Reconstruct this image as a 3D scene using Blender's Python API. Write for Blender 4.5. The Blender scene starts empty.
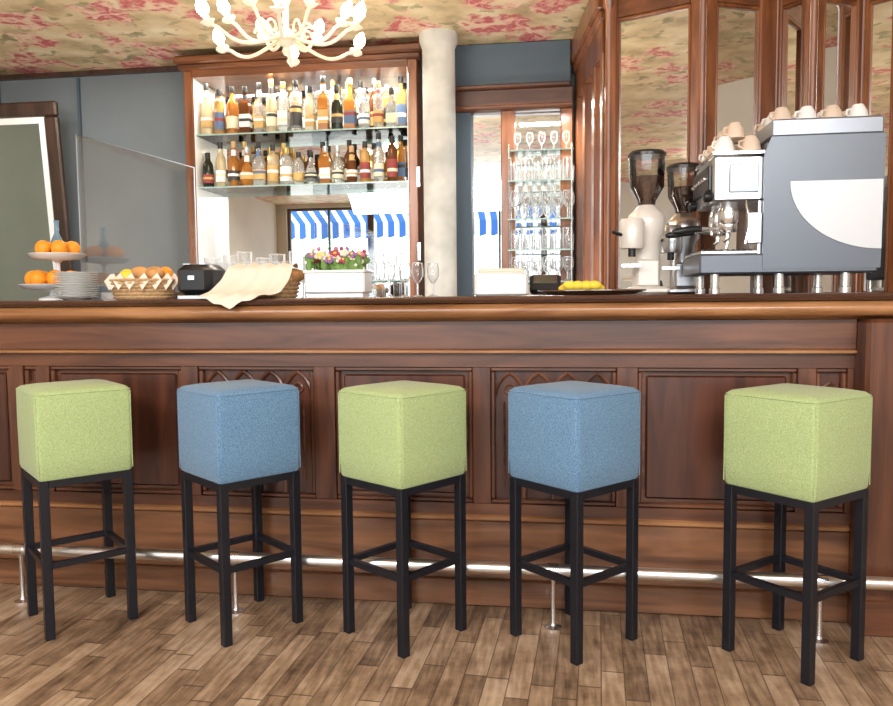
import bpy, random
from math import *
from mathutils import Matrix, Vector
random.seed(11)
scene=bpy.context.scene
scene.view_settings.view_transform='Standard'

# ------------------------------------------------------------ materials
def mat_new(name):
    m=bpy.data.materials.new(name); m.use_nodes=True
    nt=m.node_tree; b=nt.nodes['Principled BSDF']
    return m,nt,b
def solid(name,col,rough=.5,metal=0,trans=0,coat=0,emit=None,es=0,ior=1.45,bump=0,bscale=60,var=0.0):
    m,nt,b=mat_new(name)
    b.inputs['Base Color'].default_value=(*col,1)
    b.inputs['Roughness'].default_value=rough
    b.inputs['Metallic'].default_value=metal
    b.inputs['Transmission Weight'].default_value=trans
    b.inputs['Coat Weight'].default_value=coat
    b.inputs['IOR'].default_value=ior
    if emit:
        b.inputs['Emission Color'].default_value=(*emit,1); b.inputs['Emission Strength'].default_value=es
    tc=nt.nodes.new('ShaderNodeTexCoord'); n=nt.nodes.new('ShaderNodeTexNoise'); n.inputs['Scale'].default_value=bscale
    nt.links.new(tc.outputs['Object'],n.inputs['Vector'])
    if bump:
        bp=nt.nodes.new('ShaderNodeBump'); bp.inputs['Strength'].default_value=bump; bp.inputs['Distance'].default_value=.002
        nt.links.new(n.outputs['Fac'],bp.inputs['Height']); nt.links.new(bp.outputs['Normal'],b.inputs['Normal'])
    if var:
        r=nt.nodes.new('ShaderNodeValToRGB')
        r.color_ramp.elements[0].position=.3; r.color_ramp.elements[1].position=.7
        r.color_ramp.elements[0].color=(*[c*(1-var) for c in col],1); r.color_ramp.elements[1].color=(*[min(1,c*(1+var)) for c in col],1)
        nt.links.new(n.outputs['Fac'],r.inputs['Fac']); nt.links.new(r.outputs['Color'],b.inputs['Base Color'])
    return m
def wood(name,dark,light,axis='x',rough=.35,coat=.3,scale=9):
    m,nt,b=mat_new(name)
    tc=nt.nodes.new('ShaderNodeTexCoord'); mp=nt.nodes.new('ShaderNodeMapping')
    s=[scale]*3; s[{'x':0,'y':1,'z':2}[axis]]=scale*.1
    mp.inputs['Scale'].default_value=s
    n=nt.nodes.new('ShaderNodeTexNoise'); n.inputs['Scale'].default_value=1.6; n.inputs['Detail'].default_value=7; n.inputs['Distortion'].default_value=1.2
    r=nt.nodes.new('ShaderNodeValToRGB'); r.color_ramp.elements[0].position=.32; r.color_ramp.elements[1].position=.68
    r.color_ramp.elements[0].color=(*dark,1); r.color_ramp.elements[1].color=(*light,1)
    L=nt.links.new
    L(tc.outputs['Object'],mp.inputs['Vector']); L(mp.outputs['Vector'],n.inputs['Vector']); L(n.outputs['Fac'],r.inputs['Fac']); L(r.outputs['Color'],b.inputs['Base Color'])
    bp=nt.nodes.new('ShaderNodeBump'); bp.inputs['Strength'].default_value=.15; bp.inputs['Distance'].default_value=.002
    L(n.outputs['Fac'],bp.inputs['Height']); L(bp.outputs['Normal'],b.inputs['Normal'])
    b.inputs['Roughness'].default_value=rough; b.inputs['Coat Weight'].default_value=coat; b.inputs['Coat Roughness'].default_value=.2
    return m
def fabric(name,c1,c2):
    m,nt,b=mat_new(name); L=nt.links.new
    tc=nt.nodes.new('ShaderNodeTexCoord')
    n=nt.nodes.new('ShaderNodeTexNoise'); n.inputs['Scale'].default_value=560; n.inputs['Detail'].default_value=2
    mp=nt.nodes.new('ShaderNodeMapping'); mp.inputs['Scale'].default_value=(1,1,.5)
    L(tc.outputs['Object'],mp.inputs['Vector']); L(mp.outputs['Vector'],n.inputs['Vector'])
    r=nt.nodes.new('ShaderNodeValToRGB'); r.color_ramp.elements[0].position=.36; r.color_ramp.elements[1].position=.64
    r.color_ramp.elements[0].color=(*c1,1); r.color_ramp.elements[1].color=(*c2,1)
    L(n.outputs['Fac'],r.inputs['Fac']); L(r.outputs['Color'],b.inputs['Base Color'])
    bp=nt.nodes.new('ShaderNodeBump'); bp.inputs['Strength'].default_value=.45; bp.inputs['Distance'].default_value=.001
    L(n.outputs['Fac'],bp.inputs['Height']); L(bp.outputs['Normal'],b.inputs['Normal'])
    b.inputs['Roughness'].default_value=.9; b.inputs['Sheen Weight'].default_value=.2
    return m
def thin_glass(name,tint=(.93,.97,.96),refl=.12,frost=0.0,blend=.35):
    m=bpy.data.materials.new(name); m.use_nodes=True; nt=m.node_tree; nt.nodes.clear(); L=nt.links.new
    o=nt.nodes.new('ShaderNodeOutputMaterial'); mx=nt.nodes.new('ShaderNodeMixShader')
    t=nt.nodes.new('ShaderNodeBsdfTransparent'); t.inputs['Color'].default_value=(*tint,1)
    g=nt.nodes.new('ShaderNodeBsdfGlossy'); g.inputs['Roughness'].default_value=.04
    lw=nt.nodes.new('ShaderNodeLayerWeight'); lw.inputs['Blend'].default_value=blend
    ma=nt.nodes.new('ShaderNodeMath'); ma.operation='ADD'; ma.inputs[1].default_value=refl; ma.use_clamp=True
    L(lw.outputs['Fresnel'],ma.inputs[0]); L(ma.outputs[0],mx.inputs['Fac']); L(t.outputs[0],mx.inputs[1])
    if frost:
        d=nt.nodes.new('ShaderNodeBsdfTranslucent'); d.inputs['Color'].default_value=(.95,.97,1,1)
        d2=nt.nodes.new('ShaderNodeBsdfDiffuse'); d2.inputs['Color'].default_value=(.95,.97,1,1)
        m1=nt.nodes.new('ShaderNodeMixShader'); m1.inputs['Fac'].default_value=.5; L(d.outputs[0],m1.inputs[1]); L(d2.outputs[0],m1.inputs[2])
        m2=nt.nodes.new('ShaderNodeMixShader'); m2.inputs['Fac'].default_value=frost; L(g.outputs[0],m2.inputs[1]); L(m1.outputs[0],m2.inputs[2])
        L(m2.outputs[0],mx.inputs[2])
    else: L(g.outputs[0],mx.inputs[2])
    L(mx.outputs[0],o.inputs['Surface'])
    return m

WX=wood('wood_mahogany_x',(.055,.018,.009),(.185,.068,.030),'x')
WZ=wood('wood_mahogany_z',(.050,.016,.008),(.17,.060,.027),'z')
WLOW=wood('wood_worn_board',(.085,.032,.014),(.27,.12,.055),'x',rough=.3)
WT=wood('wood_counter_edge',(.20,.078,.028),(.46,.22,.09),'x',rough=.28)
WTOP=wood('wood_counter_top',(.05,.022,.014),(.10,.045,.028),'x',rough=.25)
WP=wood('wood_panel_field',(.040,.012,.007),(.115,.036,.018),'z')
WO=wood('wood_cabinet_warm',(.11,.031,.010),(.30,.105,.035),'z',rough=.3)
WOX=wood('wood_cabinet_warm_x',(.08,.025,.009),(.22,.078,.030),'x',rough=.3)
WD=wood('wood_frame_dark',(.025,.012,.008),(.07,.035,.025),'z')
GREEN=fabric('fabric_green',(.27,.36,.13),(.48,.58,.28))
BLUE=fabric('fabric_blue',(.060,.145,.26),(.18,.32,.48))
BLK=solid('black_lacquer_wood',(.009,.010,.015),.35,bump=.2)
CHROME=solid('chrome',(.86,.86,.87),.22,1)
RAILM=solid('polished_rail_steel',(.93,.92,.90),.30,1)
STEEL=solid('brushed_steel',(.58,.59,.61),.3,1)
MIRROR=solid('mirror_glass',(.94,.95,.94),.01,1)
DMIR=solid('smoked_mirror',(.34,.42,.42),.05,1)
GLASS=thin_glass('thin_glass',(.99,.995,.995),.08,.6,.25)
SHELFG=thin_glass('shelf_glass',(.90,.97,.95),.03,0,.22)
SHEDGE=solid('shelf_glass_edge',(.45,.65,.60),.15,trans=.3)
GUARD=thin_glass('guard_glass',(.95,.98,.99),.12,0,.4)
WHITE=solid('white_ceramic',(.85,.85,.83),.25,coat=.3)
CREAM=solid('cream_enamel',(.86,.79,.62),.35)
PLASTER=solid('column_plaster',(.48,.475,.44),.75,var=.2,bscale=7,bump=.3)
WALLB=solid('wall_blue_grey_paint',(.155,.18,.195),.7,var=.06,bscale=3)
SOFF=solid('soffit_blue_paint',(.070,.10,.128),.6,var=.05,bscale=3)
ORANGE=solid('orange_peel',(.9,.33,.02),.45,bump=.3,bscale=300)
YEL=solid('lemon_peel',(.85,.62,.05),.45,bump=.3,bscale=200)
BREAD=solid('bread_crust',(.55,.27,.09),.7,var=.35,bscale=30)
WICK=solid('wicker',(.50,.31,.15),.7,var=.3,bscale=90)
CLOTH=solid('linen_cloth',(.80,.70,.58),.9,bump=.3,bscale=300)
BLACKP=solid('black_plastic',(.015,.015,.017),.3)
BEANS=solid('coffee_beans',(.07,.025,.012),.5,var=.5,bscale=140,bump=1)
GREYP=solid('machine_grey_metal',(.15,.17,.20),.36,.45)
LGREY=solid('machine_light_metal',(.62,.64,.67),.35,.2)
MGREY=solid('machine_mid_metal',(.30,.33,.38),.3,.45)
BULB=solid('bulb_glow',(1,.95,.8),.3,emit=(1,.88,.62),es=30)
OUTG=solid('outdoor_paving',(.55,.54,.50),.9,var=.1,bscale=2)
FRW=solid('window_frame_paint',(.10,.07,.05),.5)
STONE=solid('side_wall_paint',(.62,.57,.48),.8,var=.05,bscale=2)

def ceiling_mat():
    m,nt,b=mat_new('floral_ceiling_fabric'); L=nt.links.new; N=nt.nodes.new
    tc=N('ShaderNodeTexCoord')
    wn=N('ShaderNodeTexNoise'); wn.inputs['Scale'].default_value=8; wn.inputs['Detail'].default_value=4
    L(tc.outputs['Object'],wn.inputs['Vector'])
    sub=N('ShaderNodeVectorMath'); sub.operation='SUBTRACT'; sub.inputs[1].default_value=(.5,.5,.5); L(wn.outputs['Color'],sub.inputs[0])
    sc=N('ShaderNodeVectorMath'); sc.operation='SCALE'; sc.inputs['Scale'].default_value=.34; L(sub.outputs[0],sc.inputs[0])
    ad=N('ShaderNodeVectorMath'); ad.operation='ADD'; L(tc.outputs['Object'],ad.inputs[0]); L(sc.outputs[0],ad.inputs[1])
    def ramp(inp,els,interp='LINEAR'):
        r=N('ShaderNodeValToRGB'); r.color_ramp.interpolation=interp
        while len(r.color_ramp.elements)<len(els): r.color_ramp.elements.new(.5)
        for e,(p,c) in zip(r.color_ramp.elements,els): e.position=p; e.color=(*c,1)
        L(inp,r.inputs['Fac']); return r
    bg=N('ShaderNodeTexNoise'); bg.inputs['Scale'].default_value=5; bg.inputs['Detail'].default_value=6; L(tc.outputs['Object'],bg.inputs['Vector'])
    base=ramp(bg.outputs['Fac'],[(.3,(.38,.27,.14)),(.5,(.62,.48,.28)),(.72,(.76,.66,.46))])
    mp=N('ShaderNodeMapping'); mp.inputs['Location'].default_value=(3.3,1.7,0); mp.inputs['Scale'].default_value=(1.0,2.0,1); mp.inputs['Rotation'].default_value=(0,0,.7); L(ad.outputs[0],mp.inputs['Vector'])
    v2=N('ShaderNodeTexVoronoi'); v2.inputs['Scale'].default_value=4.8; L(mp.outputs[0],v2.inputs['Vector'])
    lm=ramp(v2.outputs['Distance'],[(.24,(.85,.85,.85)),(.36,(0,0,0))])
    lc=ramp(wn.outputs['Fac'],[(.35,(.20,.17,.08)),(.65,(.42,.37,.19))])
    mx1=N('ShaderNodeMixRGB'); L(lm.outputs[0],mx1.inputs['Fac']); L(base.outputs[0],mx1.inputs[1]); L(lc.outputs[0],mx1.inputs[2])
    v1=N('ShaderNodeTexVoronoi'); v1.inputs['Scale'].default_value=3.0; L(ad.outputs[0],v1.inputs['Vector'])
    rm=ramp(v1.outputs['Distance'],[(.38,(1,1,1)),(.47,(0,0,0))])
    v3=N('ShaderNodeTexVoronoi'); v3.inputs['Scale'].default_value=13; L(ad.outputs[0],v3.inputs['Vector'])
    rc=ramp(v3.outputs['Distance'],[(.05,(.62,.24,.20)),(.3,(.44,.06,.08)),(.55,(.66,.34,.27)),(.75,(.72,.52,.36))])
    mx2=N('ShaderNodeMixRGB'); L(rm.outputs[0],mx2.inputs['Fac']); L(mx1.outputs[0],mx2.inputs[1]); L(rc.outputs[0],mx2.inputs[2])
    L(mx2.outputs[0],b.inputs['Base Color']); b.inputs['Roughness'].default_value=.5
    return m
CEIL=ceiling_mat()
def floor_mat():
    m,nt,b=mat_new('worn_parquet'); L=nt.links.new; N=nt.nodes.new
    tc=N('ShaderNodeTexCoord'); sp=N('ShaderNodeSeparateXYZ')
    mpr=N('ShaderNodeMapping'); mpr.inputs['Rotation'].default_value=(0,0,radians(3)); L(tc.outputs['Object'],mpr.inputs['Vector']); L(mpr.outputs[0],sp.inputs[0])
    def M(op,a,bb=None):
        n=N('ShaderNodeMath'); n.operation=op
        for i,q in enumerate((a,bb)):
            if q is None: continue
            if isinstance(q,(int,float)): n.inputs[i].default_value=q
            else: L(q,n.inputs[i])
        return n.outputs[0]
    xs=M('DIVIDE',sp.outputs['X'],.066); xi=M('FLOOR',xs); xf=M('FRACT',xs)
    w=N('ShaderNodeTexWhiteNoise'); w.noise_dimensions='1D'; L(xi,w.inputs['W'])
    ys=M('ADD',M('DIVIDE',sp.outputs['Y'],.42),M('MULTIPLY',w.outputs['Value'],7.0)); yi=M('FLOOR',ys); yf=M('FRACT',ys)
    cb=N('ShaderNodeCombineXYZ'); L(xi,cb.inputs[0]); L(yi,cb.inputs[1])
    w2=N('ShaderNodeTexWhiteNoise'); w2.noise_dimensions='2D'; L(cb.outputs[0],w2.inputs['Vector'])
    r=N('ShaderNodeValToRGB'); els=[(0,(.085,.050,.030)),(.25,(.20,.125,.073)),(.55,(.345,.225,.135)),(1,(.56,.41,.28))]
    while len(r.color_ramp.elements)<4: r.color_ramp.elements.new(.5)
    for e,(p,c) in zip(r.color_ramp.elements,els): e.position=p; e.color=(*c,1)
    mp=N('ShaderNodeMapping'); mp.inputs['Scale'].default_value=(60,7,1); L(tc.outputs['Object'],mp.inputs['Vector'])
    gr=N('ShaderNodeTexNoise'); gr.inputs['Scale'].default_value=1; gr.inputs['Detail'].default_value=7; L(mp.outputs[0],gr.inputs['Vector'])
    st=N('ShaderNodeTexNoise'); st.inputs['Scale'].default_value=6; st.inputs['Detail'].default_value=8; st.inputs['Roughness'].default_value=.65; L(tc.outputs['Object'],st.inputs['Vector'])
    f=M('ADD',M('MULTIPLY',w2.outputs['Value'],.48),M('ADD',M('MULTIPLY',gr.outputs['Fac'],1.1),M('MULTIPLY',st.outputs['Fac'],1.4)))
    f=M('SUBTRACT',f,1.0); L(f,r.inputs['Fac'])
    gx=M('GREATER_THAN',M('ABSOLUTE',M('SUBTRACT',xf,.5)),.475); gy=M('GREATER_THAN',M('ABSOLUTE',M('SUBTRACT',yf,.5)),.493)
    g=M('MAXIMUM',gx,gy)
    mx=N('ShaderNodeMixRGB'); mx.inputs[2].default_value=(.05,.03,.02,1); L(M('MULTIPLY',g,.7),mx.inputs['Fac']); L(r.outputs[0],mx.inputs[1])
    L(mx.outputs[0],b.inputs['Base Color']); b.inputs['Roughness'].default_value=.40
    bp=N('ShaderNodeBump'); bp.inputs['Strength'].default_value=.3; bp.inputs['Distance'].default_value=.003
    L(M('SUBTRACT',gr.outputs['Fac'],g),bp.inputs['Height']); L(bp.outputs['Normal'],b.inputs['Normal'])
    return m
FLOOR=floor_mat()
def awning_mat():
    m=bpy.data.materials.new('striped_awning_canvas'); m.use_nodes=True; nt=m.node_tree; nt.nodes.clear(); L=nt.links.new; N=nt.nodes.new
    o=N('ShaderNodeOutputMaterial'); tc=N('ShaderNodeTexCoord'); sp=N('ShaderNodeSeparateXYZ'); L(tc.outputs['Object'],sp.inputs[0])
    d=N('ShaderNodeMath'); d.operation='DIVIDE'; d.inputs[1].default_value=.20; L(sp.outputs['X'],d.inputs[0])
    f=N('ShaderNodeMath'); f.operation='FRACT'; L(d.outputs[0],f.inputs[0])
    g=N('ShaderNodeMath'); g.operation='GREATER_THAN'; g.inputs[1].default_value=.42; L(f.outputs[0],g.inputs[0])
    mx=N('ShaderNodeMixRGB'); mx.inputs[1].default_value=(.80,.83,.88,1); mx.inputs[2].default_value=(.05,.14,.40,1); L(g.outputs[0],mx.inputs['Fac'])
    a=N('ShaderNodeBsdfDiffuse'); t=N('ShaderNodeBsdfTranslucent'); ms=N('ShaderNodeMixShader'); ms.inputs['Fac'].default_value=.4
    L(mx.outputs[0],a.inputs['Color']); L(mx.outputs[0],t.inputs['Color']); L(a.outputs[0],ms.inputs[1]); L(t.outputs[0],ms.inputs[2]); L(ms.outputs[0],o.inputs['Surface'])
    return m
AWN=awning_mat()

# ------------------------------------------------------------ mesh builder
class MB:
    def __init__(s,name): s.n=name; s.v=[]; s.f=[]; s.mi=[]; s.sm=[]; s.mats=[]
    def m(s,mat):
        if mat not in s.mats: s.mats.append(mat)
        return s.mats.index(mat)
    def add(s,vs,fs,mat,smooth=False,M=None):
        o=len(s.v); k=s.m(mat)
        for v in vs:
            v=Vector(v)
            if M is not None: v=M@v
            s.v.append(v)
        for f in fs: s.f.append([i+o for i in f]); s.mi.append(k); s.sm.append(smooth)
    def box(s,x0,x1,y0,y1,z0,z1,mat,M=None,bev=0):
        if bev>0:
            b=min(bev,(x1-x0)*.45,(y1-y0)*.45,(z1-z0)*.45)
            def oct(i,z):
                a,c,d,e=x0+i,x1-i,y0+i,y1-i; k=b if i==0 else b*.6
                return [(a+k,d,z),(c-k,d,z),(c,d+k,z),(c,e-k,z),(c-k,e,z),(a+k,e,z),(a,e-k,z),(a,d+k,z)]
            L=[oct(b,z0),oct(0,z0+b),oct(0,z1-b),oct(b,z1)]
            vs=sum(L,[]); fs=[list(range(7,-1,-1)),list(range(24,32))]
            for r in range(3):
                for j in range(8):
                    k=(j+1)%8; fs.append([r*8+j,r*8+k,r*8+8+k,r*8+8+j])
            s.add(vs,fs,mat,False,M); return
        vs=[(x,y,z) for z in (z0,z1) for y in (y0,y1) for x in (x0,x1)]
        s.add(vs,[(0,2,3,1),(4,5,7,6),(0,1,5,4),(2,6,7,3),(0,4,6,2),(1,3,7,5)],mat,False,M)
    def lathe(s,prof,c,mat,seg=18,M=None,sx=1,sy=1,rot=0):
        vs=[];fs=[];n=len(prof)
        for r,z in prof:
            for j in range(seg):
                a=2*pi*j/seg+rot; vs.append((c[0]+r*cos(a)*sx,c[1]+r*sin(a)*sy,c[2]+z))
        for i in range(n-1):
            for j in range(seg):
                k=(j+1)%seg; fs.append((i*seg+j,i*seg+k,(i+1)*seg+k,(i+1)*seg+j))
        if prof[0][0]>1e-5: fs.append(list(range(seg-1,-1,-1)))
        if prof[-1][0]>1e-5: fs.append([(n-1)*seg+j for j in range(seg)])
        s.add(vs,fs,mat,True,M)
    def shell(s,prof,c,mat,seg=16,M=None):
        vs=[];fs=[];n=len(prof)
        for r,z in prof:
            for j in range(seg):
                a=2*pi*j/seg; vs.append((c[0]+r*cos(a),c[1]+r*sin(a),c[2]+z))
        for i in range(n-1):
            for j in range(seg):
                k=(j+1)%seg; fs.append((i*seg+j,i*seg+k,(i+1)*seg+k,(i+1)*seg+j))
        s.add(vs,fs,mat,True,M)
    def sphere(s,c,r,mat,seg=14,rings=8,sc=(1,1,1),M=None):
        prof=[(r*sin(pi*i/rings),-r*cos(pi*i/rings)) for i in range(rings+1)]
        T=Matrix.Translation(c)@Matrix.Diagonal((*sc,1))
        if M is not None: T=M@T
        s.lathe(prof,(0,0,0),mat,seg,T)
    def tube(s,pts,r,mat,seg=8,closed=False):
        pts=[Vector(p) for p in pts]; n=len(pts); vs=[];fs=[]
        up=None
        for i,p in enumerate(pts):
            a=pts[(i-1)%n] if (i>0 or closed) else p; b=pts[(i+1)%n] if (i<n-1 or closed) else p
            t=(b-a).normalized()
            if up is None: up=Vector((0,0,1)) if abs(t.z)<.9 else Vector((1,0,0))
            x=t.cross(up).normalized(); y=x.cross(t).normalized(); up=y
            rr=r[i] if isinstance(r,(list,tuple)) else r
            for j in range(seg):
                q=2*pi*j/seg; vs.append(p+x*cos(q)*rr+y*sin(q)*rr)
        m=n if closed else n-1
        for i in range(m):
            for j in range(seg):
                k=(j+1)%seg; i2=(i+1)%n; fs.append((i*seg+j,i*seg+k,i2*seg+k,i2*seg+j))
        if not closed: fs.append(list(range(seg-1,-1,-1))); fs.append([(n-1)*seg+j for j in range(seg)])
        s.add(vs,fs,mat,True)
    def prism(s,poly,z0,z1,mat,M=None):
        n=len(poly); vs=[(x,y,z0) for x,y in poly]+[(x,y,z1) for x,y in poly]
        fs=[list(range(n-1,-1,-1)),list(range(n,2*n))]+[(i,(i+1)%n,n+(i+1)%n,n+i) for i in range(n)]
        s.add(vs,fs,mat,False,M)
    def build(s,origin=None):
        xs=[v.x for v in s.v]; ys=[v.y for v in s.v]; zs=[v.z for v in s.v]
        o=Vector(origin) if origin else Vector(((min(xs)+max(xs))/2,(min(ys)+max(ys))/2,min(zs)))
        me=bpy.data.meshes.new(s.n); me.from_pydata([v-o for v in s.v],[],s.f)
        for m in s.mats: me.materials.append(m)
        me.polygons.foreach_set('material_index',s.mi); me.polygons.foreach_set('use_smooth',s.sm)
        me.update()
        try: me.set_sharp_from_angle(angle=radians(42))
        except Exception: pass
        ob=bpy.data.objects.new(s.n,me); ob.location=o; scene.collection.objects.link(ob); return ob
def RotZ(a,c): return Matrix.Translation(c)@Matrix.Rotation(a,4,'Z')

# ------------------------------------------------------------ room shell
YW=4.72; CH=2.58; XL=-4.3; XR=2.6; YF=-2.3
def simple(name,x0,x1,y0,y1,z0,z1,mat):
    b=MB(name); b.box(x0,x1,y0,y1,z0,z1,mat); return b.build()
simple('floor',XL,XR,YF,YW,-.1,0,FLOOR)
simple('ceiling',XL,XR,YF,YW,CH,CH+.1,CEIL)
simple('wall_back',XL-.1,XR+.1,YW,YW+.1,-.1,CH+.1,WALLB)
simple('wall_left',XL-.1,XL,YF,YW,-.1,CH+.1,STONE)
simple('wall_right',XR,XR+.1,YF,YW,-.1,CH+.1,STONE)
b=MB('wall_front')
b.box(XL-.1,XR+.1,YF-.15,YF,-.1,.45,STONE); b.box(XL-.1,XR+.1,YF-.15,YF,2.52,CH+.1,STONE)
b.box(XL-.1,XL+.15,YF-.15,YF,.45,2.52,STONE); b.box(XR-.15,XR+.1,YF-.15,YF,.45,2.52,STONE)
b.build()
n=5; x0=XL+.15; w=(XR-.15-x0)/n
for i in range(n):
    b=MB('window_%d'%(i+1)); a=x0+i*w; c=a+w
    b.box(a,a+.045,YF-.11,YF-.05,.45,2.52,FRW); b.box(c-.045,c,YF-.11,YF-.05,.45,2.52,FRW)
    b.box(a+.045,c-.045,YF-.11,YF-.05,.45,.51,FRW); b.box(a+.045,c-.045,YF-.11,YF-.05,2.48,2.52,FRW)
    b.box(a+w/2-.015,a+w/2+.015,YF-.10,YF-.06,.51,2.48,FRW)
    b.build()
simple('ground_outside',-14,14,-16,YF-.16,-.2,-.02,OUTG)
b=MB('striped_awning')
yA,zA,yB,zB=YF-.2,2.98,YF-1.7,2.44
b.add([(-9,yA,zA),(9,yA,zA),(9,yB,zB),(-9,yB,zB)],[(0,1,2,3)],AWN)
vs=[];fs=[];nn=361
for i in range(nn):
    x=-9+18*i/(nn-1); zz=zB-.24-.03*abs(sin(x*pi/.2)); vs+=[(x,yB,zB),(x,yB-.005,zz)]
for i in range(nn-1): fs.append((2*i,2*i+1,2*i+3,2*i+2))
b.add(vs,fs,AWN)
b.build()
b=MB('trim_1')
b.box(XL,-2.3,4.69,YW,CH-.03,CH,WD); b.box(-3.62,-3.60,4.70,YW,1.0,CH-.04,SOFF)
b.box(-3.05,-3.035,4.70,YW,1.0,CH-.04,SOFF); b.build()

# ------------------------------------------------------------ bar
b=MB('bar_counter')
BL,BR=-2.75,.975
b.box(BL,BR,2.75,3.15,0,1.03,WX)
b.box(BL,BR,2.705,2.75,.928,1.03,WX,bev=.003)
b.box(BL,BR,2.695,2.75,.913,.928,WT,bev=.004)
b.box(BL,BR,2.72,2.75,.865,.913,WX)
b.box(BL,BR,2.72,2.75,.335,.375,WX)
b.box(BL,BR,2.711,2.75,.312,.335,WT,bev=.006)
b.box(BL,BR,2.72,2.75,.10,.312,WLOW,bev=.003)
b.box(BL,BR,2.712,2.75,.0,.10,WLOW,bev=.006)
panels=[(-2.62,-2.10,0),(-2.10+.06,-1.985,1),(-1.93,-1.393,0),(-1.326,-.88,1),(-.80,-.296,0),(-.232,.205,1),(.276,.798,0),(.857,.955,1)]
edges=[BL]+sum([[p[0],p[1]] for p in panels],[])+[BR]
for i in range(0,len(edges),2): b.box(edges[i],edges[i+1],2.72,2.75,.375,.865,WZ,bev=.002)
for (a,c,tr) in panels:
    z0,z1=.375,.865; t=.016
    b.box(a,c,2.728,2.75,z1-t,z1,WX,bev=.004); b.box(a,c,2.728,2.75,z0,z0+t,WX,bev=.004)
    b.box(a,a+t,2.728,2.75,z0+t,z1-t,WZ,bev=.004); b.box(c-t,c,2.728,2.75,z0+t,z1-t,WZ,bev=.004)
    if not tr:
        b.box(a+.03,c-.03,2.738,2.75,z0+.03,z1-.03,WP,bev=.006)
    else:
        w=c-a-2*t; k=max(1,round(w/.11)); lw=w/k
        b.box(a+t,c-t,2.7485,2.75,z0+t,z1-t,WP)
        for j in range(k):
            xa=a+t+j*lw; xc=xa+lw; xm=(xa+xc)/2; zs=z1-t-.09
            def arc(side):
                pts=[]
                for q in range(9):
                    an=radians(60)*q/8
                    if side>0: pts.append((xc-lw*cos(an),2.741,zs+lw*.95*sin(an)))
                    else: pts.append((xa+lw*cos(an),2.741,zs+lw*.95*sin(an)))
                return pts
            b.tube(arc(1),.007,WZ,6); b.tube(arc(-1),.007,WZ,6)
            b.tube([(xm+.018*cos(q*pi/6),2.743,zs+.025+.018*sin(q*pi/6)) for q in range(12)],.005,WX,6,True)
            if j>0: b.box(xa-.008,xa+.008,2.734,2.75,z0+t,zs,WZ,bev=.003)
            b.tube([(xm-.02,2.745,z0+.06),(xm-.02,2.745,zs-.02)],.004,WX,6); b.tube([(xm+.02,2.745,z0+.06),(xm+.02,2.745,zs-.02)],.004,WX,6)
def sweep_x(prof,x0,x1,mat):
    n=len(prof); vs=[(x0,y,z) for y,z in prof]+[(x1,y,z) for y,z in prof]
    fs=[(i,(i+1)%n,n+(i+1)%n,n+i) for i in range(n)]+[list(range(n-1,-1,-1)),list(range(n,2*n))]
    b.add(vs,fs,mat,True)
prof=[(2.75,1.03),(2.69,1.03),(2.68,1.038)]+[(2.655-.035*cos(radians(t)),1.065+.026*sin(radians(t))) for t in range(-80,90,20)]+[(2.75,1.091)]
sweep_x(prof,BL,1.35,WT)
prof=[(3.3,1.091),(2.63,1.091),(2.618,1.096),(2.614,1.103),(2.618,1.110),(2.63,1.115),(3.3,1.115)]
sweep_x(prof,BL,1.35,WTOP)
b.box(.22,1.35,3.3,3.46,1.091,1.115,WTOP)
b.box(.22,1.35,3.15,3.44,0,1.03,WX); b.box(.22,1.35,2.75,3.44,1.03,1.091,WX)
b.box(BR,1.35,2.62,3.15,.0,1.03,WZ,bev=.012)
b.box(BR-.006,1.35,2.612,2.75,.0,.12,WX,bev=.006)
b.build()

b=MB('foot_rail')
ry,rz=2.558,.199
b.tube([(-2.7,ry,rz),(-1.5,ry,rz),(0,ry,rz),(1.33,ry,rz)],.0205,RAILM,16)
b.sphere((1.335,ry,rz),.024,RAILM)
for x in (-2.5,-1.96,-1.13,-.012,.832):
    b.lathe([(.03,0),(.03,.006),(.012,.012),(.0085,.02),(.0085,.165),(.012,.172),(.012,.185)],(x,ry,0),CHROME,14)
    b.tube([(x-.02,ry,rz),(x+.02,ry,rz)],.024,CHROME,16)
b.build()

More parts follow.
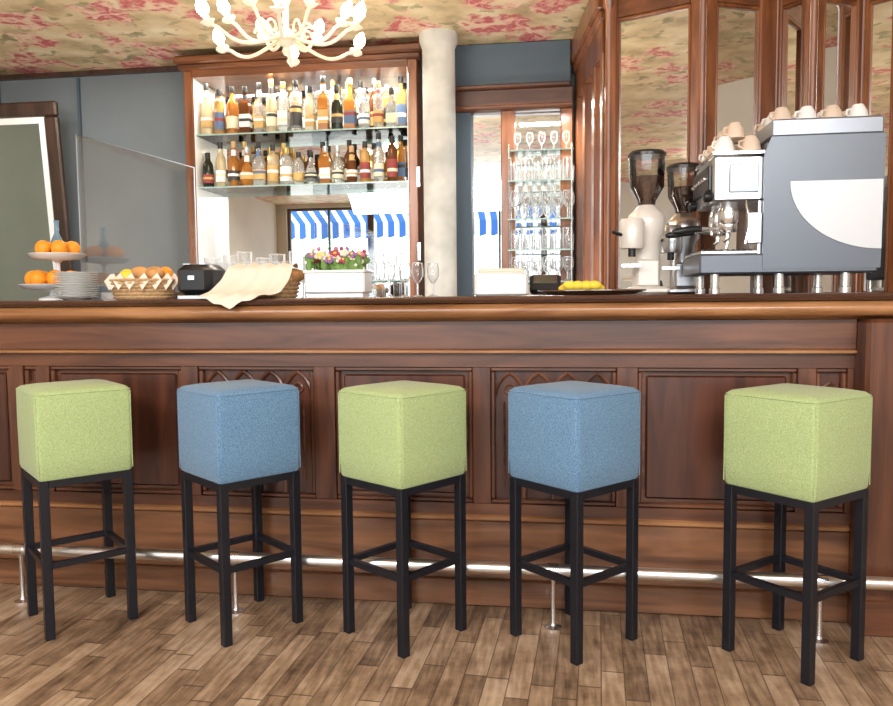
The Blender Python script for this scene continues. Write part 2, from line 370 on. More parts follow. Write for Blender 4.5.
# ------------------------------------------------------------ stools
def rsq(h,r,z,n=5):
    pts=[]
    for k in range(4):
        cx=(h-r)*(1 if k in(0,3) else -1); cy=(h-r)*(1 if k<2 else -1)
        for i in range(n+1):
            a=k*pi/2+pi/2*i/n; pts.append((cx+r*cos(a),cy+r*sin(a),z))
    return pts
def stool(X,Y,ph,fab):
    b=MB('bar_stool'); M=RotZ(ph,(X,Y,0)); h=.1465
    rows=[(h-.004,.012,.529),(h+.001,.014,.536),(h+.004,.015,.60),(h+.005,.016,.70),(h+.004,.016,.802),(h+.001,.018,.813),(h-.006,.022,.820),(h-.04,.02,.827),(h-.09,.02,.830)]
    L=[rsq(a,r,z) for a,r,z in rows]; n=len(L[0]); vs=sum(L,[]); fs=[list(range(n-1,-1,-1)),[(len(L)-1)*n+j for j in range(n)]]
    for i in range(len(L)-1):
        for j in range(n): k=(j+1)%n; fs.append((i*n+j,i*n+k,(i+1)*n+k,(i+1)*n+j))
    b.add(vs,fs,fab,True,M)
    b.tube([M@Vector(p) for p in rsq(h+.003,.017,.809)],.0022,fab,6,True)
    for sx in(-1,1):
        for sy in(-1,1):
            q=h+.005-.016+.016*.7071
            b.tube([M@Vector((sx*q,sy*q,z)) for z in (.54,.66,.805)],.0018,fab,6)
    t=.029
    for sx in(-1,1):
        for sy in(-1,1):
            cx,cy=sx*(h-t/2),sy*(h-t/2)
            b.box(cx-t/2,cx+t/2,cy-t/2,cy+t/2,0,.529,BLK,M,bev=.002)
    for sg in(-1,1):
        c=sg*(h-t/2)
        b.box(-h+t,h-t,c-.0135,c+.0135,.505,.529,BLK,M); b.box(c-.0135,c+.0135,-h+t,h-t,.505,.529,BLK,M)
        b.box(-h+t,h-t,c-.009,c+.009,.235,.255,BLK,M); b.box(c-.009,c+.009,-h+t,h-t,.235,.255,BLK,M)
    b.build((X,Y,0))
for X,Y,ph,fb in [(-1.658,2.46,.8227,GREEN),(-1.07,2.4867,.887,BLUE),(-.5016,2.479,.955,GREEN),(.0537,2.4988,.8186,BLUE),(.7195,2.454,.7345,GREEN)]:
    stool(X,Y,ph,fb)

# ------------------------------------------------------------ bottle cabinet
b=MB('bottle_cabinet')
x0,x1,y0,y1=-2.20,-.79,4.45,4.72
b.box(x0,x0+.055,y0,y1-.002,.9,2.47,WO,bev=.005); b.box(x1-.055,x1,y0,y1-.002,.9,2.47,WO,bev=.005)
b.box(x0+.055,x1-.055,4.69,y1-.002,.9,2.47,WO)
b.box(x0+.055,x1-.055,4.683,4.69,.95,2.44,MIRROR)
b.box(x0+.055,x1-.055,y0,4.69,2.43,2.47,WOX); b.box(x0+.055,x1-.055,y0,4.69,.9,.95,WOX)
b.box(x0-.02,x1+.02,y0-.03,y1-.002,2.47,2.50,WOX,bev=.006); b.box(x0-.04,x1+.035,y0-.055,y1-.002,2.50,2.545,WOX,bev=.01)
for z in (2.10,1.79,1.22):
    b.box(x0+.061,x1-.061,y0+.022,4.682,z-.008,z,SHELFG)
    b.box(x0+.061,x1-.061,y0+.018,y0+.022,z-.008,z,SHEDGE)
b.box(x0+.056,x0+.06,y0+.01,4.682,.95,2.43,WHITE); b.box(x1-.06,x1-.056,y0+.01,4.682,.95,2.43,WHITE)
b.box(x1-.004,x1+.012,y0-.012,y0+.01,1.75,1.86,CHROME); b.box(x1-.004,x1+.012,y0-.012,y0+.01,1.33,1.43,CHROME)
b.build()
glc=[solid('glass_amber',(.58,.24,.05),.08,trans=.5),solid('glass_clear',(.86,.89,.87),.06,trans=.8),solid('glass_dark',(.015,.02,.012),.08),
     solid('glass_brown',(.14,.045,.012),.08,trans=.2),solid('glass_honey',(.74,.44,.15),.08,trans=.55),solid('glass_pale',(.84,.72,.48),.08,trans=.65),solid('glass_olive',(.07,.12,.05),.08,trans=.3)]
lbl=[solid('label_cream',(.76,.68,.50),.6),solid('label_white',(.82,.82,.79),.6),solid('label_black',(.04,.04,.04),.5),solid('label_ochre',(.58,.38,.14),.6),solid('label_maroon',(.28,.05,.045),.6),solid('label_blue',(.10,.16,.28),.6)]
cap=[solid('cap_black',(.02,.02,.02),.4),solid('cap_gold',(.6,.42,.15),.35,.8),solid('cap_cork',(.5,.32,.16),.6),solid('cap_silver',(.6,.6,.6),.35,.8)]
LW=[0,0,0,1,1,1,1,2,3,3,4,5]
b=MB('liquor_bottles')
def bottle(x,y,z,H):
    kind=random.choice('rrhsstdf'); r=random.uniform(.029,.038); g=random.choice([0,0,0,1,1,1,1,1,1,2,3,4,4,5,5]); G=glc[g]
    nr=.012; LB=lbl[random.choice(LW)]; l2=lbl[random.choice(LW)]; C=random.choice([0,0,0,1,2,3])
    seg=16; sx,sy,rot=1,1,0
    if kind=='r': bh=H*.60; prof=[(r*.92,0),(r,.006),(r,bh),(r*.9,bh+.015),(r*.5,bh+.04),(nr,bh+.06),(nr,H-.03)]; la=(.2,.62)
    elif kind=='h': bh=H*.70; prof=[(r*.92,0),(r,.006),(r,bh),(r*.93,bh+.012),(r*.6,bh+.022),(nr,bh+.03),(nr,H-.03)]; la=(.15,.7)
    elif kind=='t': bh=H*.58; prof=[(r*.75,0),(r*.8,.006),(r*1.12,bh*.8),(r*1.02,bh),(r*.5,bh+.02),(nr,bh+.035),(nr,H-.03)]; la=(.25,.6)
    elif kind=='d':
        H*=.85; bh=H*.5; r*=1.12; prof=[(r*.6,0),(r*.85,.01),(r*1.05,bh*.4),(r*1.05,bh*.65),(r*.75,bh),(nr*1.3,bh+.025),(nr,bh+.04),(nr,H-.03)]; la=(.35,.7)
    elif kind=='f':
        bh=H*.62; r*=1.15; sy=.6; prof=[(r*.9,0),(r,.006),(r,bh*.8),(r*.85,bh),(r*.4,bh+.02),(nr*1.2,bh+.03),(nr*1.2,H-.03)]; la=(.25,.6)
    else: seg=4; rot=pi/4; sy=.85; r*=1.28; bh=H*random.uniform(.5,.68); prof=[(r*.9,0),(r,.006),(r,bh),(r*.72,bh+.018),(nr*1.3,bh+.03),(nr*1.2,H-.03)]; la=(.22,.66)
    b.lathe(prof,(x,y,z),G,seg,None,sx,sy,rot)
    rl=max(p[0] for p in prof)*1.02
    b.lathe([(rl,bh*la[0]),(rl,bh*la[1])],(x,y,z),LB,seg,None,sx,sy,rot)
    q=la[0]+(la[1]-la[0])*random.uniform(.2,.7); b.lathe([(rl*1.01,bh*q),(rl*1.01,bh*(q+.1))],(x,y,z),l2,seg,None,sx,sy,rot)
    if random.random()<.5: b.lathe([(nr*1.35,H-.085),(nr*1.25,H-.05)],(x,y,z),l2,10)
    b.lathe([(nr*1.2,H-.036),(nr*1.3,H-.034),(nr*1.3,H)],(x,y,z),cap[C],12)
for z,hs in ((2.10,(.225,.315)),(1.79,(.19,.285))):
    for row,(y,n) in enumerate(((4.515,15),(4.615,15))):
        for i in range(n):
            x=-2.09+(1.19)*(i+.5*row*.9)/(n-.3)+random.uniform(-.006,.006)
            bottle(x,y+random.uniform(-.008,.012),z+.0005,random.uniform(*hs)*(1 if row==0 else 1.02))
b.build()

def tumbler(b,x,y,z,r=.033,h=.11):
    b.shell([(r*.02,.006),(r*.8,.006),(r*.85,0.001),(r*.92,h*.5),(r,h)],(x,y,z),GLASS,12)
    b.tube([(x+r*cos(q*pi/6),y+r*sin(q*pi/6),z+h) for q in range(12)],.0009,RIM,4,True)
def wineglass(b,x,y,z,s=1):
    b.shell([(.03*s,0.001),(.028*s,.003),(.004,.008),(.0035,.07*s),(.015*s,.08*s),(.032*s,.11*s),(.034*s,.14*s),(.028*s,.18*s)],(x,y,z),GLASS,12)
    b.tube([(x+.028*s*cos(q*pi/6),y+.028*s*sin(q*pi/6),z+.18*s) for q in range(12)],.0009,RIM,4,True)
    b.lathe([(.004,.008),(.0035,.07*s)],(x,y,z),RIM,8)
RIM=solid('glass_rim',(.9,.94,.95),.1,trans=.3)
b=MB('drinking_glasses')
for i in range(13): tumbler(b,-2.09+i*.078,4.55,1.2205,h=.12)
for i in range(3): wineglass(b,-1.05+i*.08,4.56,1.2205,.95)
b.build()

b=MB('column')
b.lathe([(.105,0),(.105,.1),(.092,.12),(.092,2.50),(.10,2.515),(.108,2.54),(.108,2.58)],(-.656,4.40,0),PLASTER,36)
b.build()

b=MB('back_bar_counter')
b.box(-3.9,-.795,4.20,4.44,.0,.86,WX); b.box(-3.92,-.79,4.17,4.44,.86,.90,WTOP)
b.box(-3.9,-2.21,4.44,4.715,.0,.90,WX); b.build()
b=MB('back_bar_shelf_unit'); b.box(-2.2,-.79,4.45,4.715,0,.86,WX); b.box(-2.2,-.79,4.445,4.715,.86,.899,WTOP); b.build()

b=MB('wall_recess_paneling')
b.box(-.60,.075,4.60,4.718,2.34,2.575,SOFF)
b.box(-.60,.075,4.57,4.718,2.315,2.34,WX,bev=.006); b.box(-.60,.09,4.60,4.718,2.20,2.315,WX,bev=.004)
b.box(-.60,.09,4.585,4.60,2.205,2.225,WOX,bev=.004)
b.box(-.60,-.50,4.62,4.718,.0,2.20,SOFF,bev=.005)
for a,c in ((-.325,-.245),(.02,.09)): b.box(a,c,4.62,4.718,.0,2.20,WO,bev=.005)
b.box(-.50,-.325,4.69,4.718,.0,2.20,MIRROR); b.box(-.245,.02,4.69,4.718,.0,2.20,MIRROR)
b.build()
b=MB('glass_shelves')
for z in (1.92,1.755,1.545,1.375,1.2):
    b.box(-.27,.09,4.354,4.54,z-.007,z,SHELFG); b.box(-.27,.09,4.35,4.354,z-.007,z,SHEDGE)
for x in (-.262,.08):
    for y in (4.358,4.535): b.tube([(x,y,0),(x,y,1.95)],.004,CHROME,8)
b.build()
b=MB('wine_glasses')
for z,s in ((1.755,.78),(1.545,.98),(1.375,.78),(1.2,.85)):
    for j,y in enumerate((4.40,4.49)):
        for i in range(6):
            x=-.232+i*.058+.012*j
            if z in (1.545,1.2): wineglass(b,x,y,z+.0005,s*.88)
            else: tumbler(b,x,y,z+.0005,.027,.09+.03*((i+j)%2))
for i in range(5): wineglass(b,-.22+i*.068,4.45,1.9205,.6)
b.build()

# ------------------------------------------------------------ right mirrored cabinet
b=MB('mirrored_cabinet')
Z1=2.575
b.prism([(.13,4.71),(.24,3.80),(2.58,3.80),(2.58,4.71)],0,Z1,WO)
dv=Vector((.11,-.91,0)).normalized(); ang=atan2(dv.y,dv.x)
MS=Matrix.Translation((.13,4.71,0))@Matrix.Rotation(ang,4,'Z')
LN=.917
for a,c in ((0,.10),(.32,.40),(.62,.70),(.86,LN)): b.box(a,c,-.03,0,0,2.40,WO,MS,bev=.006)
for a,c in ((.10,.32),(.40,.62),(.70,.86)): b.box(a,c,-.008,0,.9,2.25,MIRROR,MS)
b.box(0,LN,-.03,0,2.25,2.40,WO,MS); b.box(.02,LN,-.045,0,2.40,2.45,WO,MS,bev=.01); b.box(.04,LN,-.06,0,2.45,Z1,WO,MS,bev=.01)
pts=[(.235,3.70),(.615,3.53),(.96,3.68),(1.07,3.55),(1.31,3.68),(1.44,3.57),(2.02,3.72),(2.5,3.57)]
for i in range(len(pts)-1):
    p,q=Vector((*pts[i],0)),Vector((*pts[i+1],0)); d=q-p; Ln=d.length
    M=Matrix.Translation(p)@Matrix.Rotation(atan2(d.y,d.x),4,'Z')
    sw=min(.045,Ln*.2); sr=sw if i!=1 else .10
    sl=sw if i!=1 else .06
    zt=2.36
    b.box(0,sl,-.02,.02,0,Z1,WO,M,bev=.006); b.box(Ln-sr,Ln,-.02,.02,0,Z1,WO,M,bev=.006)
    b.box(sl,Ln-sr,-.015,.02,zt,Z1,WOX,M,bev=.004); b.box(sl,Ln-sr,-.015,.02,0,1.12,WOX,M)
    b.box(sl,Ln-sr,-.004,.01,1.12,zt,MIRROR,M)
    b.box(sl,sl+.010,-.018,.01,1.12,zt,WO,M,bev=.003); b.box(Ln-sr-.010,Ln-sr,-.018,.01,1.12,zt,WO,M,bev=.003)
    b.box(sl,Ln-sr,-.018,.01,zt-.015,zt,WO,M,bev=.004)
for (x,y) in pts[:-1]:
    b.lathe([(.026,0),(.026,.1),(.018,.11),(.018,2.4),(.028,2.42),(.028,Z1)],(x,y-.010,0),WO,12)
b.prism([pts[0]]+pts[1:]+[(2.5,3.80),(.24,3.80)],Z1-.06,Z1,WO)
b.build()

b=MB('framed_mirror')
M=Matrix.Translation((-3.50,4.60,.905))@Matrix.Rotation(radians(5),4,'X')
w,h=.46,1.44
b.box(-w,w,-.02,.02,0,.09,WD,M,bev=.01); b.box(-w,w,-.02,.02,h-.09,h,WD,M,bev=.01)
b.box(-w,-w+.09,-.02,.02,.09,h-.09,WD,M,bev=.01); b.box(w-.09,w,-.02,.02,.09,h-.09,WD,M,bev=.01)
b.box(-w+.09,w-.09,-.005,.015,.09,h-.09,WHITE,M); b.box(-w+.13,w-.13,-.008,-.005,.13,h-.13,DMIR,M)
b.build()

# ------------------------------------------------------------ chandelier
b=MB('chandelier')
cx,cy=-1.12,3.2
b.lathe([(.0,2.125),(.012,2.13),(.02,2.145),(.012,2.16),(.03,2.175),(.04,2.20),(.03,2.225),(.012,2.24),(.012,2.33),(.025,2.36),(.012,2.39),(.008,2.42),(.008,2.53),(.05,2.55),(.055,2.578)],(cx,cy,0),CREAM,18)
for k in range(12):
    a=2*pi*k/12+.25; R=.33 if k%2 else .23; dz=.015 if k%2 else .085
    pts_=[]
    for t in [i/16 for i in range(17)]:
        r=.02+(R-.02)*t; z=2.20+(dz-.02)*t-.05*sin(pi*min(1,t*1.15))+.012*sin(2*pi*t)
        pts_.append((cx+r*cos(a),cy+r*sin(a),z))
    b.tube(pts_,.0075,CREAM,8)
    e=Vector(pts_[-1]); tilt=radians(22)
    Mb=Matrix.Translation(e)@Matrix.Rotation(a,4,'Z')@Matrix.Rotation(tilt,4,'Y')
    b.lathe([(.008,-.012),(.02,-.004),(.030,.008),(.028,.011),(.012,.008)],(0,0,0),CREAM,14,Mb)
    b.lathe([(.0125,.006),(.0125,.026)],(0,0,0),CREAM,12,Mb)
    b.lathe([(.0,.024),(.013,.029),(.025,.052),(.022,.074),(.009,.096),(.0,.106)],(0,0,0),BULB,12,Mb)
    sc=[]
    for i in range(14):
        th=i/13*1.6*pi; rr=.04*(1-i/16)
        r=.09+rr*cos(th); sc.append((cx+r*cos(a),cy+r*sin(a),2.215+rr*sin(th)))
    b.tube(sc,.005,CREAM,6)
b.build()
for k in range(4):
    a=pi/2*k+.7
    l=bpy.data.lights.new('chandelier_lamp','POINT'); l.energy=3; l.color=(1,.84,.62); l.shadow_soft_size=.05
    o=bpy.data.objects.new('chandelier_lamp',l); o.location=(cx+.2*cos(a),cy+.2*sin(a),2.44); scene.collection.objects.link(o)

# ------------------------------------------------------------ things on the counter
T=1.1155
b=MB('glass_sneeze_guard')
poly=[(-2.0,1.116),(-1.48,1.116),(-1.48,1.655),(-2.0,1.81)]
vs=[(x,3.06,z) for x,z in poly]+[(x,3.068,z) for x,z in poly]
b.add(vs,[(0,1,2,3),(7,6,5,4),(0,4,5,1),(1,5,6,2),(2,6,7,3),(3,7,4,0)],GUARD)
b.tube([(x,3.064,z) for x,z in poly],.0028,LGREY,6,True)
b.box(-1.90,-1.84,3.04,3.09,T,T+.03,CHROME); b.box(-1.58,-1.52,3.04,3.09,T,T+.03,CHROME)
b.build()
b=MB('tiered_fruit_stand')
sx,sy=-1.985,2.90
b.lathe([(.06,0),(.06,.008),(.02,.02),(.015,.04)],(sx-.03,sy,T),WHITE,20)
b.lathe([(.015,.035),(.11,.045),(.13,.062),(.127,.064),(.10,.052),(.0,.048)],(sx-.03,sy,T),WHITE,28)
b.lathe([(.008,.045),(.008,.15),(.02,.16),(.09,.165),(.11,.185),(.107,.187),(.085,.174),(0,.172)],(sx-.01,sy,T),WHITE,28)
for k in range(7):
    a=k*2*pi/7; b.sphere((sx-.03+.075*cos(a),sy+.075*sin(a),T+.086),.034,ORANGE)
for k in range(5):
    a=k*2*pi/5+.4; b.sphere((sx-.01+.055*cos(a),sy+.055*sin(a),T+.207),.032,ORANGE)
b.lathe([(.02,.172),(.022,.18),(.022,.24),(.009,.27),(.009,.31),(.011,.32)],(sx-.01,sy,T),solid('blue_glass',(.25,.42,.55),.1,trans=.5),14)
b.build()
b=MB('stack_of_plates')
for k in range(12): b.lathe([(.045,0),(.05,.004),(.075,.008),(.08,.0095),(.077,.0105),(.05,.0085),(0,.008)],(-1.80,2.72,T+k*.0085),WHITE,28)
b.build()
def basket(name,x,y,rx,ry,h,fill,M=None):
    b=MB(name)
    b.lathe([(rx*.8,0),(rx*.82,.005),(rx*.97,h*.85),(rx,h),(rx*.93,h),(rx*.78,.012),(0,.01)],(x,y,T),WICK,28,None,1,ry/rx)
    for k in range(6):
        z=T+.008+h*k/5.6; q=rx*(.83+.16*k/5)
        b.tube([(x+q*cos(a*pi/16)*(1+.015*(-1)**(a+k)),y+q*ry/rx*sin(a*pi/16)*(1+.015*(-1)**(a+k)),z) for a in range(32)],.006,WICK,6,True)
    fill(b); return b
def f1(b):
    for k in range(10):
        a=k*2.4; r=.10*sqrt(k/10); b.sphere((-1.575+r*cos(a),2.80+.6*r*sin(a),T+.075+.010*(k%3)),.030,[ORANGE,BREAD,BREAD,YEL][k%4],sc=(1.35 if k%4 in(1,2) else 1,1,1))
    for k in range(9):
        x=-1.575+.125*cos(pi+pi*k/8); y=2.80+.092*sin(pi+pi*k/8)
        b.add([(x-.024,y,T+.070),(x+.024,y,T+.070),(x+.004,y-.014,T+.035),(x,y+.012,T+.10)],[(0,1,2),(1,0,3)],CLOTH)
basket('fruit_basket',-1.575,2.80,.13,.095,.072,f1).build()
def f2(b):
    for k in range(6): b.sphere((-1.14+.030*k,2.88+.03*(-1)**k,T+.085),.036,BREAD,sc=(1.3,.9,.75))
b=basket('bread_basket',-1.080,2.86,.112,.09,.085,f2)
vs=[];fs=[];nu,nv=20,22
def cloth(u,v):
    x=-1.225+.235*u+.02*sin(v*4)+.05*v*(u-.6)
    path=[(2.92,T+.115),(2.84,T+.125),(2.77,T+.11),(2.735,T+.06),(2.68,T+.022),(2.62,T+.008),(2.598,T-.010),(2.592,T-.04)]
    f=v*(len(path)-1)*(1-.42*abs(u-.45)**1.1*1.5); i=min(int(f),len(path)-2); t=f-i
    y=path[i][0]*(1-t)+path[i+1][0]*t; z=path[i][1]*(1-t)+path[i+1][1]*t
    return (x, y-.008*abs(sin(u*14)), z+.010*sin(u*13+v*3)**2)
for j in range(nv):
    for i in range(nu): vs.append(cloth(i/(nu-1),j/(nv-1)))
for j in range(nv-1):
    for i in range(nu-1): fs.append((j*nu+i,j*nu+i+1,(j+1)*nu+i+1,(j+1)*nu+i))
b.add(vs,fs,CLOTH,True)
b.build()
b=MB('toaster')
M=Matrix.Translation((-1.335,2.80,T))
b.box(-.068,.068,-.08,.09,.012,.128,BLACKP,M,bev=.022); b.box(-.062,.062,-.075,.085,0,.012,STEEL,M)
b.box(-.045,-.02,-.06,.06,.127,.131,STEEL,M); b.box(.02,.045,-.06,.06,.127,.131,STEEL,M); b.box(-.012,.012,-.09,-.08,.07,.085,CHROME,M)
b.build()
b=MB('flower_planter')
x0,x1=-.93,-.70
b.prism([(x0+.01,2.80),(x1-.01,2.80),(x1-.01,2.90),(x0+.01,2.90)],T,T+.02,WHITE)
b.box(x0,x1,2.79,2.91,T+.015,T+.10,WHITE,bev=.006); b.box(x0-.004,x1+.004,2.786,2.914,T+.09,T+.102,WHITE,bev=.003)
fl=[solid('petal_pink',(.62,.22,.32),.6),solid('petal_purple',(.30,.15,.34),.6),solid('petal_red',(.42,.05,.09),.6),solid('petal_white',(.76,.72,.64),.6),solid('petal_cream',(.70,.62,.36),.6)]
LEAF=solid('leaf_green',(.14,.26,.06),.6,var=.4,bscale=30)
for k in range(90):
    x=random.uniform(x0+.01,x1-.01); y=random.uniform(2.80,2.90); z=T+.10+random.uniform(.005,.05)
    if k%2: 
        r=random.uniform(.009,.017); b.sphere((x,y,z+.018),r*.5,YEL,8,6)
        mt=random.choice(fl)
        for q in range(5): b.sphere((x+r*.8*cos(q*1.257),y+r*.5*sin(q*1.257)-.004,z+.016+r*.5*sin(q*1.257)),r*.55,mt,8,5,(1,.6,1))
    else: b.sphere((x,y,z),.02,LEAF,8,6,(random.uniform(.4,1.2),.5,random.uniform(.6,1.3)))
for k in range(10):
    x=x0+.02+k*.022; b.tube([(x,2.85,T+.09),(x+random.uniform(-.02,.02),2.85,T+.15),(x+random.uniform(-.04,.04),2.84,T+.20)],[.003,.0025,.001],LEAF,5)
    b.sphere((x,2.845,T+.165+.02*random.random()),.008,random.choice(fl),8,5)
b.build()
b=MB('drinking_glasses')
for i in range(9):
    tumbler(b,-1.44+i*.072,3.12+.03*(i%2),T,.033,.17+.012*(i%3))
b.build()
b=MB('drinking_glasses')
for i in range(4): wineglass(b,-.64+i*.055,2.95+.03*(i%2),T,.72)
b.build()
b=MB('napkin_holder')
M=RotZ(.15,(-.215,3.0,T))
b.box(-.10,.10,-.06,.06,0,.09,WHITE,M,bev=.008); b.box(-.085,.085,-.045,.045,.09,.105,CLOTH,M,bev=.003)
b.build()
b=MB('card_terminal')
M=Matrix.Translation((-.045,3.05,T))@Matrix.Rotation(radians(-20),4,'X')
b.box(-.06,.06,-.015,.03,.012,.085,BLACKP,M,bev=.008); b.box(-.045,.045,-.018,-.015,.045,.078,DMIR,M); b.build()
b=MB('serving_tray')
TR=solid('tray_brown',(.10,.055,.03),.35,coat=.3)
b.lathe([(.10,0),(.15,.002),(.185,.014),(.187,.014),(.186,.018),(.15,.007),(0,.006)],(.12,2.76,T),TR,40,None,1,.62)
for k in range(9): b.sphere((.03+.014*k,2.75+.025*(-1)**k,T+.023+.010*(k%2)),.019,YEL,10,7,(1.3,.8,.85))
b.build()

def grinder(x,y,s,body):
    b=MB('coffee_grinder'); Z=T
    def P(l): return [(r*s,z*s) for r,z in l]
    b.box(x-.075*s,x+.075*s,y-.09*s,y+.09*s,Z,Z+.03*s,body,bev=.01)
    b.lathe(P([(.052,.03),(.052,.20),(.066,.23),(.07,.27),(.066,.30),(.045,.32),(.03,.335)]),(x,y+.015,Z),body,24)
    b.lathe(P([(.028,.33),(.03,.35),(.058,.40),(.062,.44)]),(x,y+.015,Z),BEANS,24)
    b.shell(P([(.031,.335),(.034,.352),(.063,.402),(.067,.50),(.069,.515)]),(x,y+.015,Z),HOP,24)
    b.lathe(P([(.071,.515),(.071,.525),(.06,.535),(.02,.54),(.0,.54)]),(x,y+.015,Z),BLACKP,24)
    b.lathe(P([(.042,.17),(.045,.18),(.045,.27),(.04,.278),(.0,.28)]),(x-.06*s,y-.06*s,Z),body,20)
    b.tube([(x-.06*s,y-.06*s,Z+.17*s),(x-.06*s,y-.06*s,Z+.14*s)],.014*s,BLACKP,10)
    b.box(x-.10*s,x-.03*s,y-.11*s,y-.04*s,Z+.10*s,Z+.112*s,CHROME)
    b.box(x-.04*s,x+.04*s,y-.06*s,y-.03*s,Z+.03*s,Z+.13*s,body,bev=.006)
    b.tube([(x-.1*s,y-.08*s,Z+.22*s),(x-.135*s,y-.1*s,Z+.23*s)],.007*s,BLACKP,8)
    b.build()
HOP=thin_glass('hopper_plastic',(.93,.91,.89),.08)
grinder(.335,3.02,1.0,solid('cream_metal',(.70,.66,.60),.3,.1))
grinder(.52,3.345,1.0,STEEL)

b=MB('espresso_machine')
y0,y1=2.86,3.23
for x in (.56,.78,1.0):
    for y in (2.90,3.19): b.lathe([(.02,0),(.02,.02),(.016,.022),(.016,.07)],(x,y,T),CHROME,14)
b.box(.50,1.09,y0,y1,1.185,1.255,GREYP,bev=.006)
b.box(.72,1.085,y0+.01,y1-.01,1.255,1.64,GREYP,bev=.004)
def side(yy,th):
    poly=[(.712,1.20),(1.098,1.20),(1.105,1.655),(.735,1.655),(.712,1.60)]
    vs=[(x,yy,z) for x,z in poly]+[(x,yy+th,z) for x,z in poly]; n=5
    b.add(vs,[list(range(n)),list(range(2*n-1,n-1,-1))]+[(i,n+i,n+(i+1)%n,(i+1)%n) for i in range(n)],GREYP)
side(y0-.004,.012); side(y1-.008,.012)
cx_,cz_=1.098,1.50; vs=[(cx_,y0-.008,cz_)]; K=20
for i in range(K+1):
    a=pi+pi/2*i/K; vs.append((cx_+.30*cos(a),y0-.008,cz_+.235*sin(a)))
n=len(vs); vs+=[(x,y+.006,z) for x,y,z in vs]
b.add(vs,[list(range(n)),list(range(2*n-1,n-1,-1))]+[(i,n+i,n+(i+1)%n,(i+1)%n) for i in range(n)],LGREY)
b.box(.735,1.10,y0,y1,1.655,1.715,MGREY,bev=.006)
b.box(.545,.735,y0+.02,y1-.02,1.44,1.60,STEEL,bev=.008)
b.box(.54,.735,y0+.01,y1-.01,1.60,1.615,CHROME,bev=.003)
b.box(.53,.545,y0+.03,y1-.03,1.48,1.57,BLACKP,bev=.004)
b.box(.60,.70,y0+.014,y0+.022,1.47,1.57,MGREY,bev=.003)
for k in range(6): b.lathe([(.008,0),(.008,.01)],(0,0,0),CHROME,10,Matrix.Translation((.53,y0+.06+k*.05,1.525))@Matrix.Rotation(-pi/2,4,'Y'))
b.box(.70,.72,y0+.02,y1-.02,1.255,1.44,CHROME)
b.box(.505,.70,y0+.015,y1-.015,1.255,1.268,CHROME,bev=.003)
for k in range(9): b.box(.515+k*.02,.523+k*.02,y0+.02,y1-.02,1.268,1.272,BLACKP)
for gy in (y0+.10,y0+.27):
    b.lathe([(.030,0),(.036,.01),(.036,.05),(.028,.075)],(.615,gy,1.365),CHROME,20)
    b.lathe([(.026,0),(.033,.01),(.033,.028)],(.615,gy,1.337),CHROME,20)
    b.tube([(.585,gy,1.352),(.52,gy-.01,1.352)],.007,CHROME,8)
    b.tube([(.52,gy-.01,1.352),(.48,gy-.015,1.350),(.43,gy-.03,1.342),(.415,gy-.033,1.340)],[.011,.014,.013,.007],BLACKP,10)
    b.tube([(.615,gy,1.34),(.615,gy,1.318),(.60,gy,1.305)],.007,CHROME,8)
for gy in (y0+.025,y1-.03):
    b.tube([(.66,gy,1.45),(.66,gy-.012,1.42),(.67,gy-.022,1.36),(.655,gy-.022,1.29)],.005,CHROME,8)
    b.lathe([(.016,0),(.02,.008),(.02,.025),(.012,.03)],(0,0,0),BLACKP,12,Matrix.Translation((.545,gy+.01,1.46))@Matrix.Rotation(-pi/2,4,'Y'))
b.box(.66,.71,y0+.002,y0+.03,1.29,1.40,CHROME,bev=.004)
b.build()
b=MB('coffee_cups')
CUP=solid('cup_beige',(.70,.56,.44),.35)
def cup(x,y,z,m):
    b.lathe([(.036,0),(.036,.004),(.030,.035),(.020,.052),(.018,.056),(0,.056)],(x,y,z),m,16)
    b.tube([(x-.030,y-.012,z+.012),(x-.045,y-.018,z+.02),(x-.042,y-.016,z+.036),(x-.026,y-.01,z+.040)],.0035,m,6)
for i in range(2):
    for j in range(4): cup(.59+i*.09,2.92+j*.085,1.6155,CUP if (i+j)%3 else WHITE)
for j in range(3): cup(.635,2.96+j*.085,1.6155+.056,CUP)
for i in range(4):
    for j in range(3): cup(.79+i*.085,2.95+j*.1,1.7155,WHITE if (i+j)%2 else CUP)
b.build()

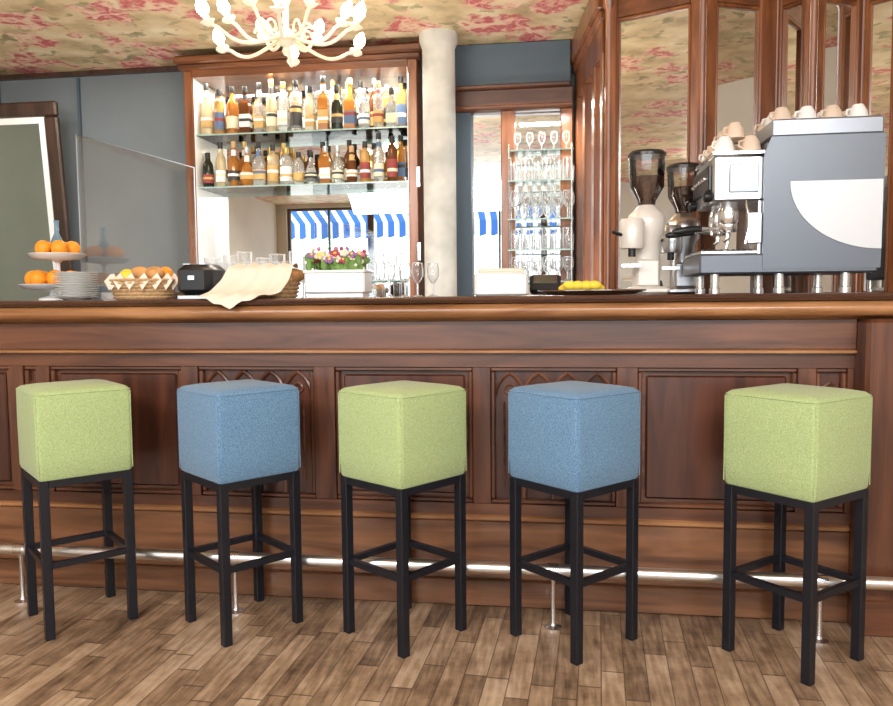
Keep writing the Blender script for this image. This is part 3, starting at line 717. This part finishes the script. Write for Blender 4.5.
# ------------------------------------------------------------ lights
def area(name,loc,sx,sy,e,rot,col=(1,1,1)):
    l=bpy.data.lights.new(name,'AREA'); l.shape='RECTANGLE'; l.size=sx; l.size_y=sy; l.energy=e; l.color=col
    o=bpy.data.objects.new(name,l); o.location=loc; o.rotation_euler=rot; scene.collection.objects.link(o); return o
area('front_fill_light',(-1.6,-.6,2.5),2.2,.8,142,(radians(38),0,0),(1,.97,.93))  # added pair of fill lights behind the camera, no real fixtures
area('front_fill_light',(1.1,-.6,2.5),2.0,.8,124,(radians(38),0,0),(1,.97,.93))
area('shelf_light_strip',(-1.49,4.50,2.42),1.2,.04,16,(0,0,0),(1,.95,.85))
area('backbar_fill_light',(-2.9,3.9,2.5),.5,.3,9,(0,0,0),(1,.95,.88))  # added fill over the back bar, not an actual lamp
area('ceiling_fill_uplight',(-1.0,3.75,.75),3.4,.3,36,(pi,0,0),(1,.95,.88))  # added upward fill, hidden behind the bar to brighten the ceiling
area('glass_shelf_lamp',(-.08,4.45,2.18),.3,.1,6,(0,0,0),(1,.97,.92))
l=bpy.data.lights.new('sun','SUN'); l.energy=4; l.angle=radians(3); l.color=(1,.96,.9)
o=bpy.data.objects.new('sun',l); o.rotation_euler=(radians(28),radians(8),0); scene.collection.objects.link(o)
W=bpy.data.worlds.new('sky'); scene.world=W; W.use_nodes=True; nt=W.node_tree
bg=nt.nodes['Background']; bg.inputs['Color'].default_value=(.90,.95,1,1); bg.inputs['Strength'].default_value=3.9

# ------------------------------------------------------------ camera
f,pitch,roll,H,yaw=775.8,.0702,-.0094,1.108,.1416
R=Vector((cos(yaw),sin(yaw),0)); F=Vector((-sin(yaw)*cos(pitch),cos(yaw)*cos(pitch),-sin(pitch))); U=R.cross(F)
r2=R*cos(roll)+U*sin(roll); u2=-R*sin(roll)+U*cos(roll)
Mx=Matrix((( r2.x,u2.x,-F.x,0),(r2.y,u2.y,-F.y,0),(r2.z,u2.z,-F.z,H),(0,0,0,1)))
cam=bpy.data.cameras.new('camera'); cam.sensor_width=36; cam.lens=f/893*36; cam.clip_start=.05
co=bpy.data.objects.new('camera',cam); co.matrix_world=Mx; scene.collection.objects.link(co); scene.camera=co
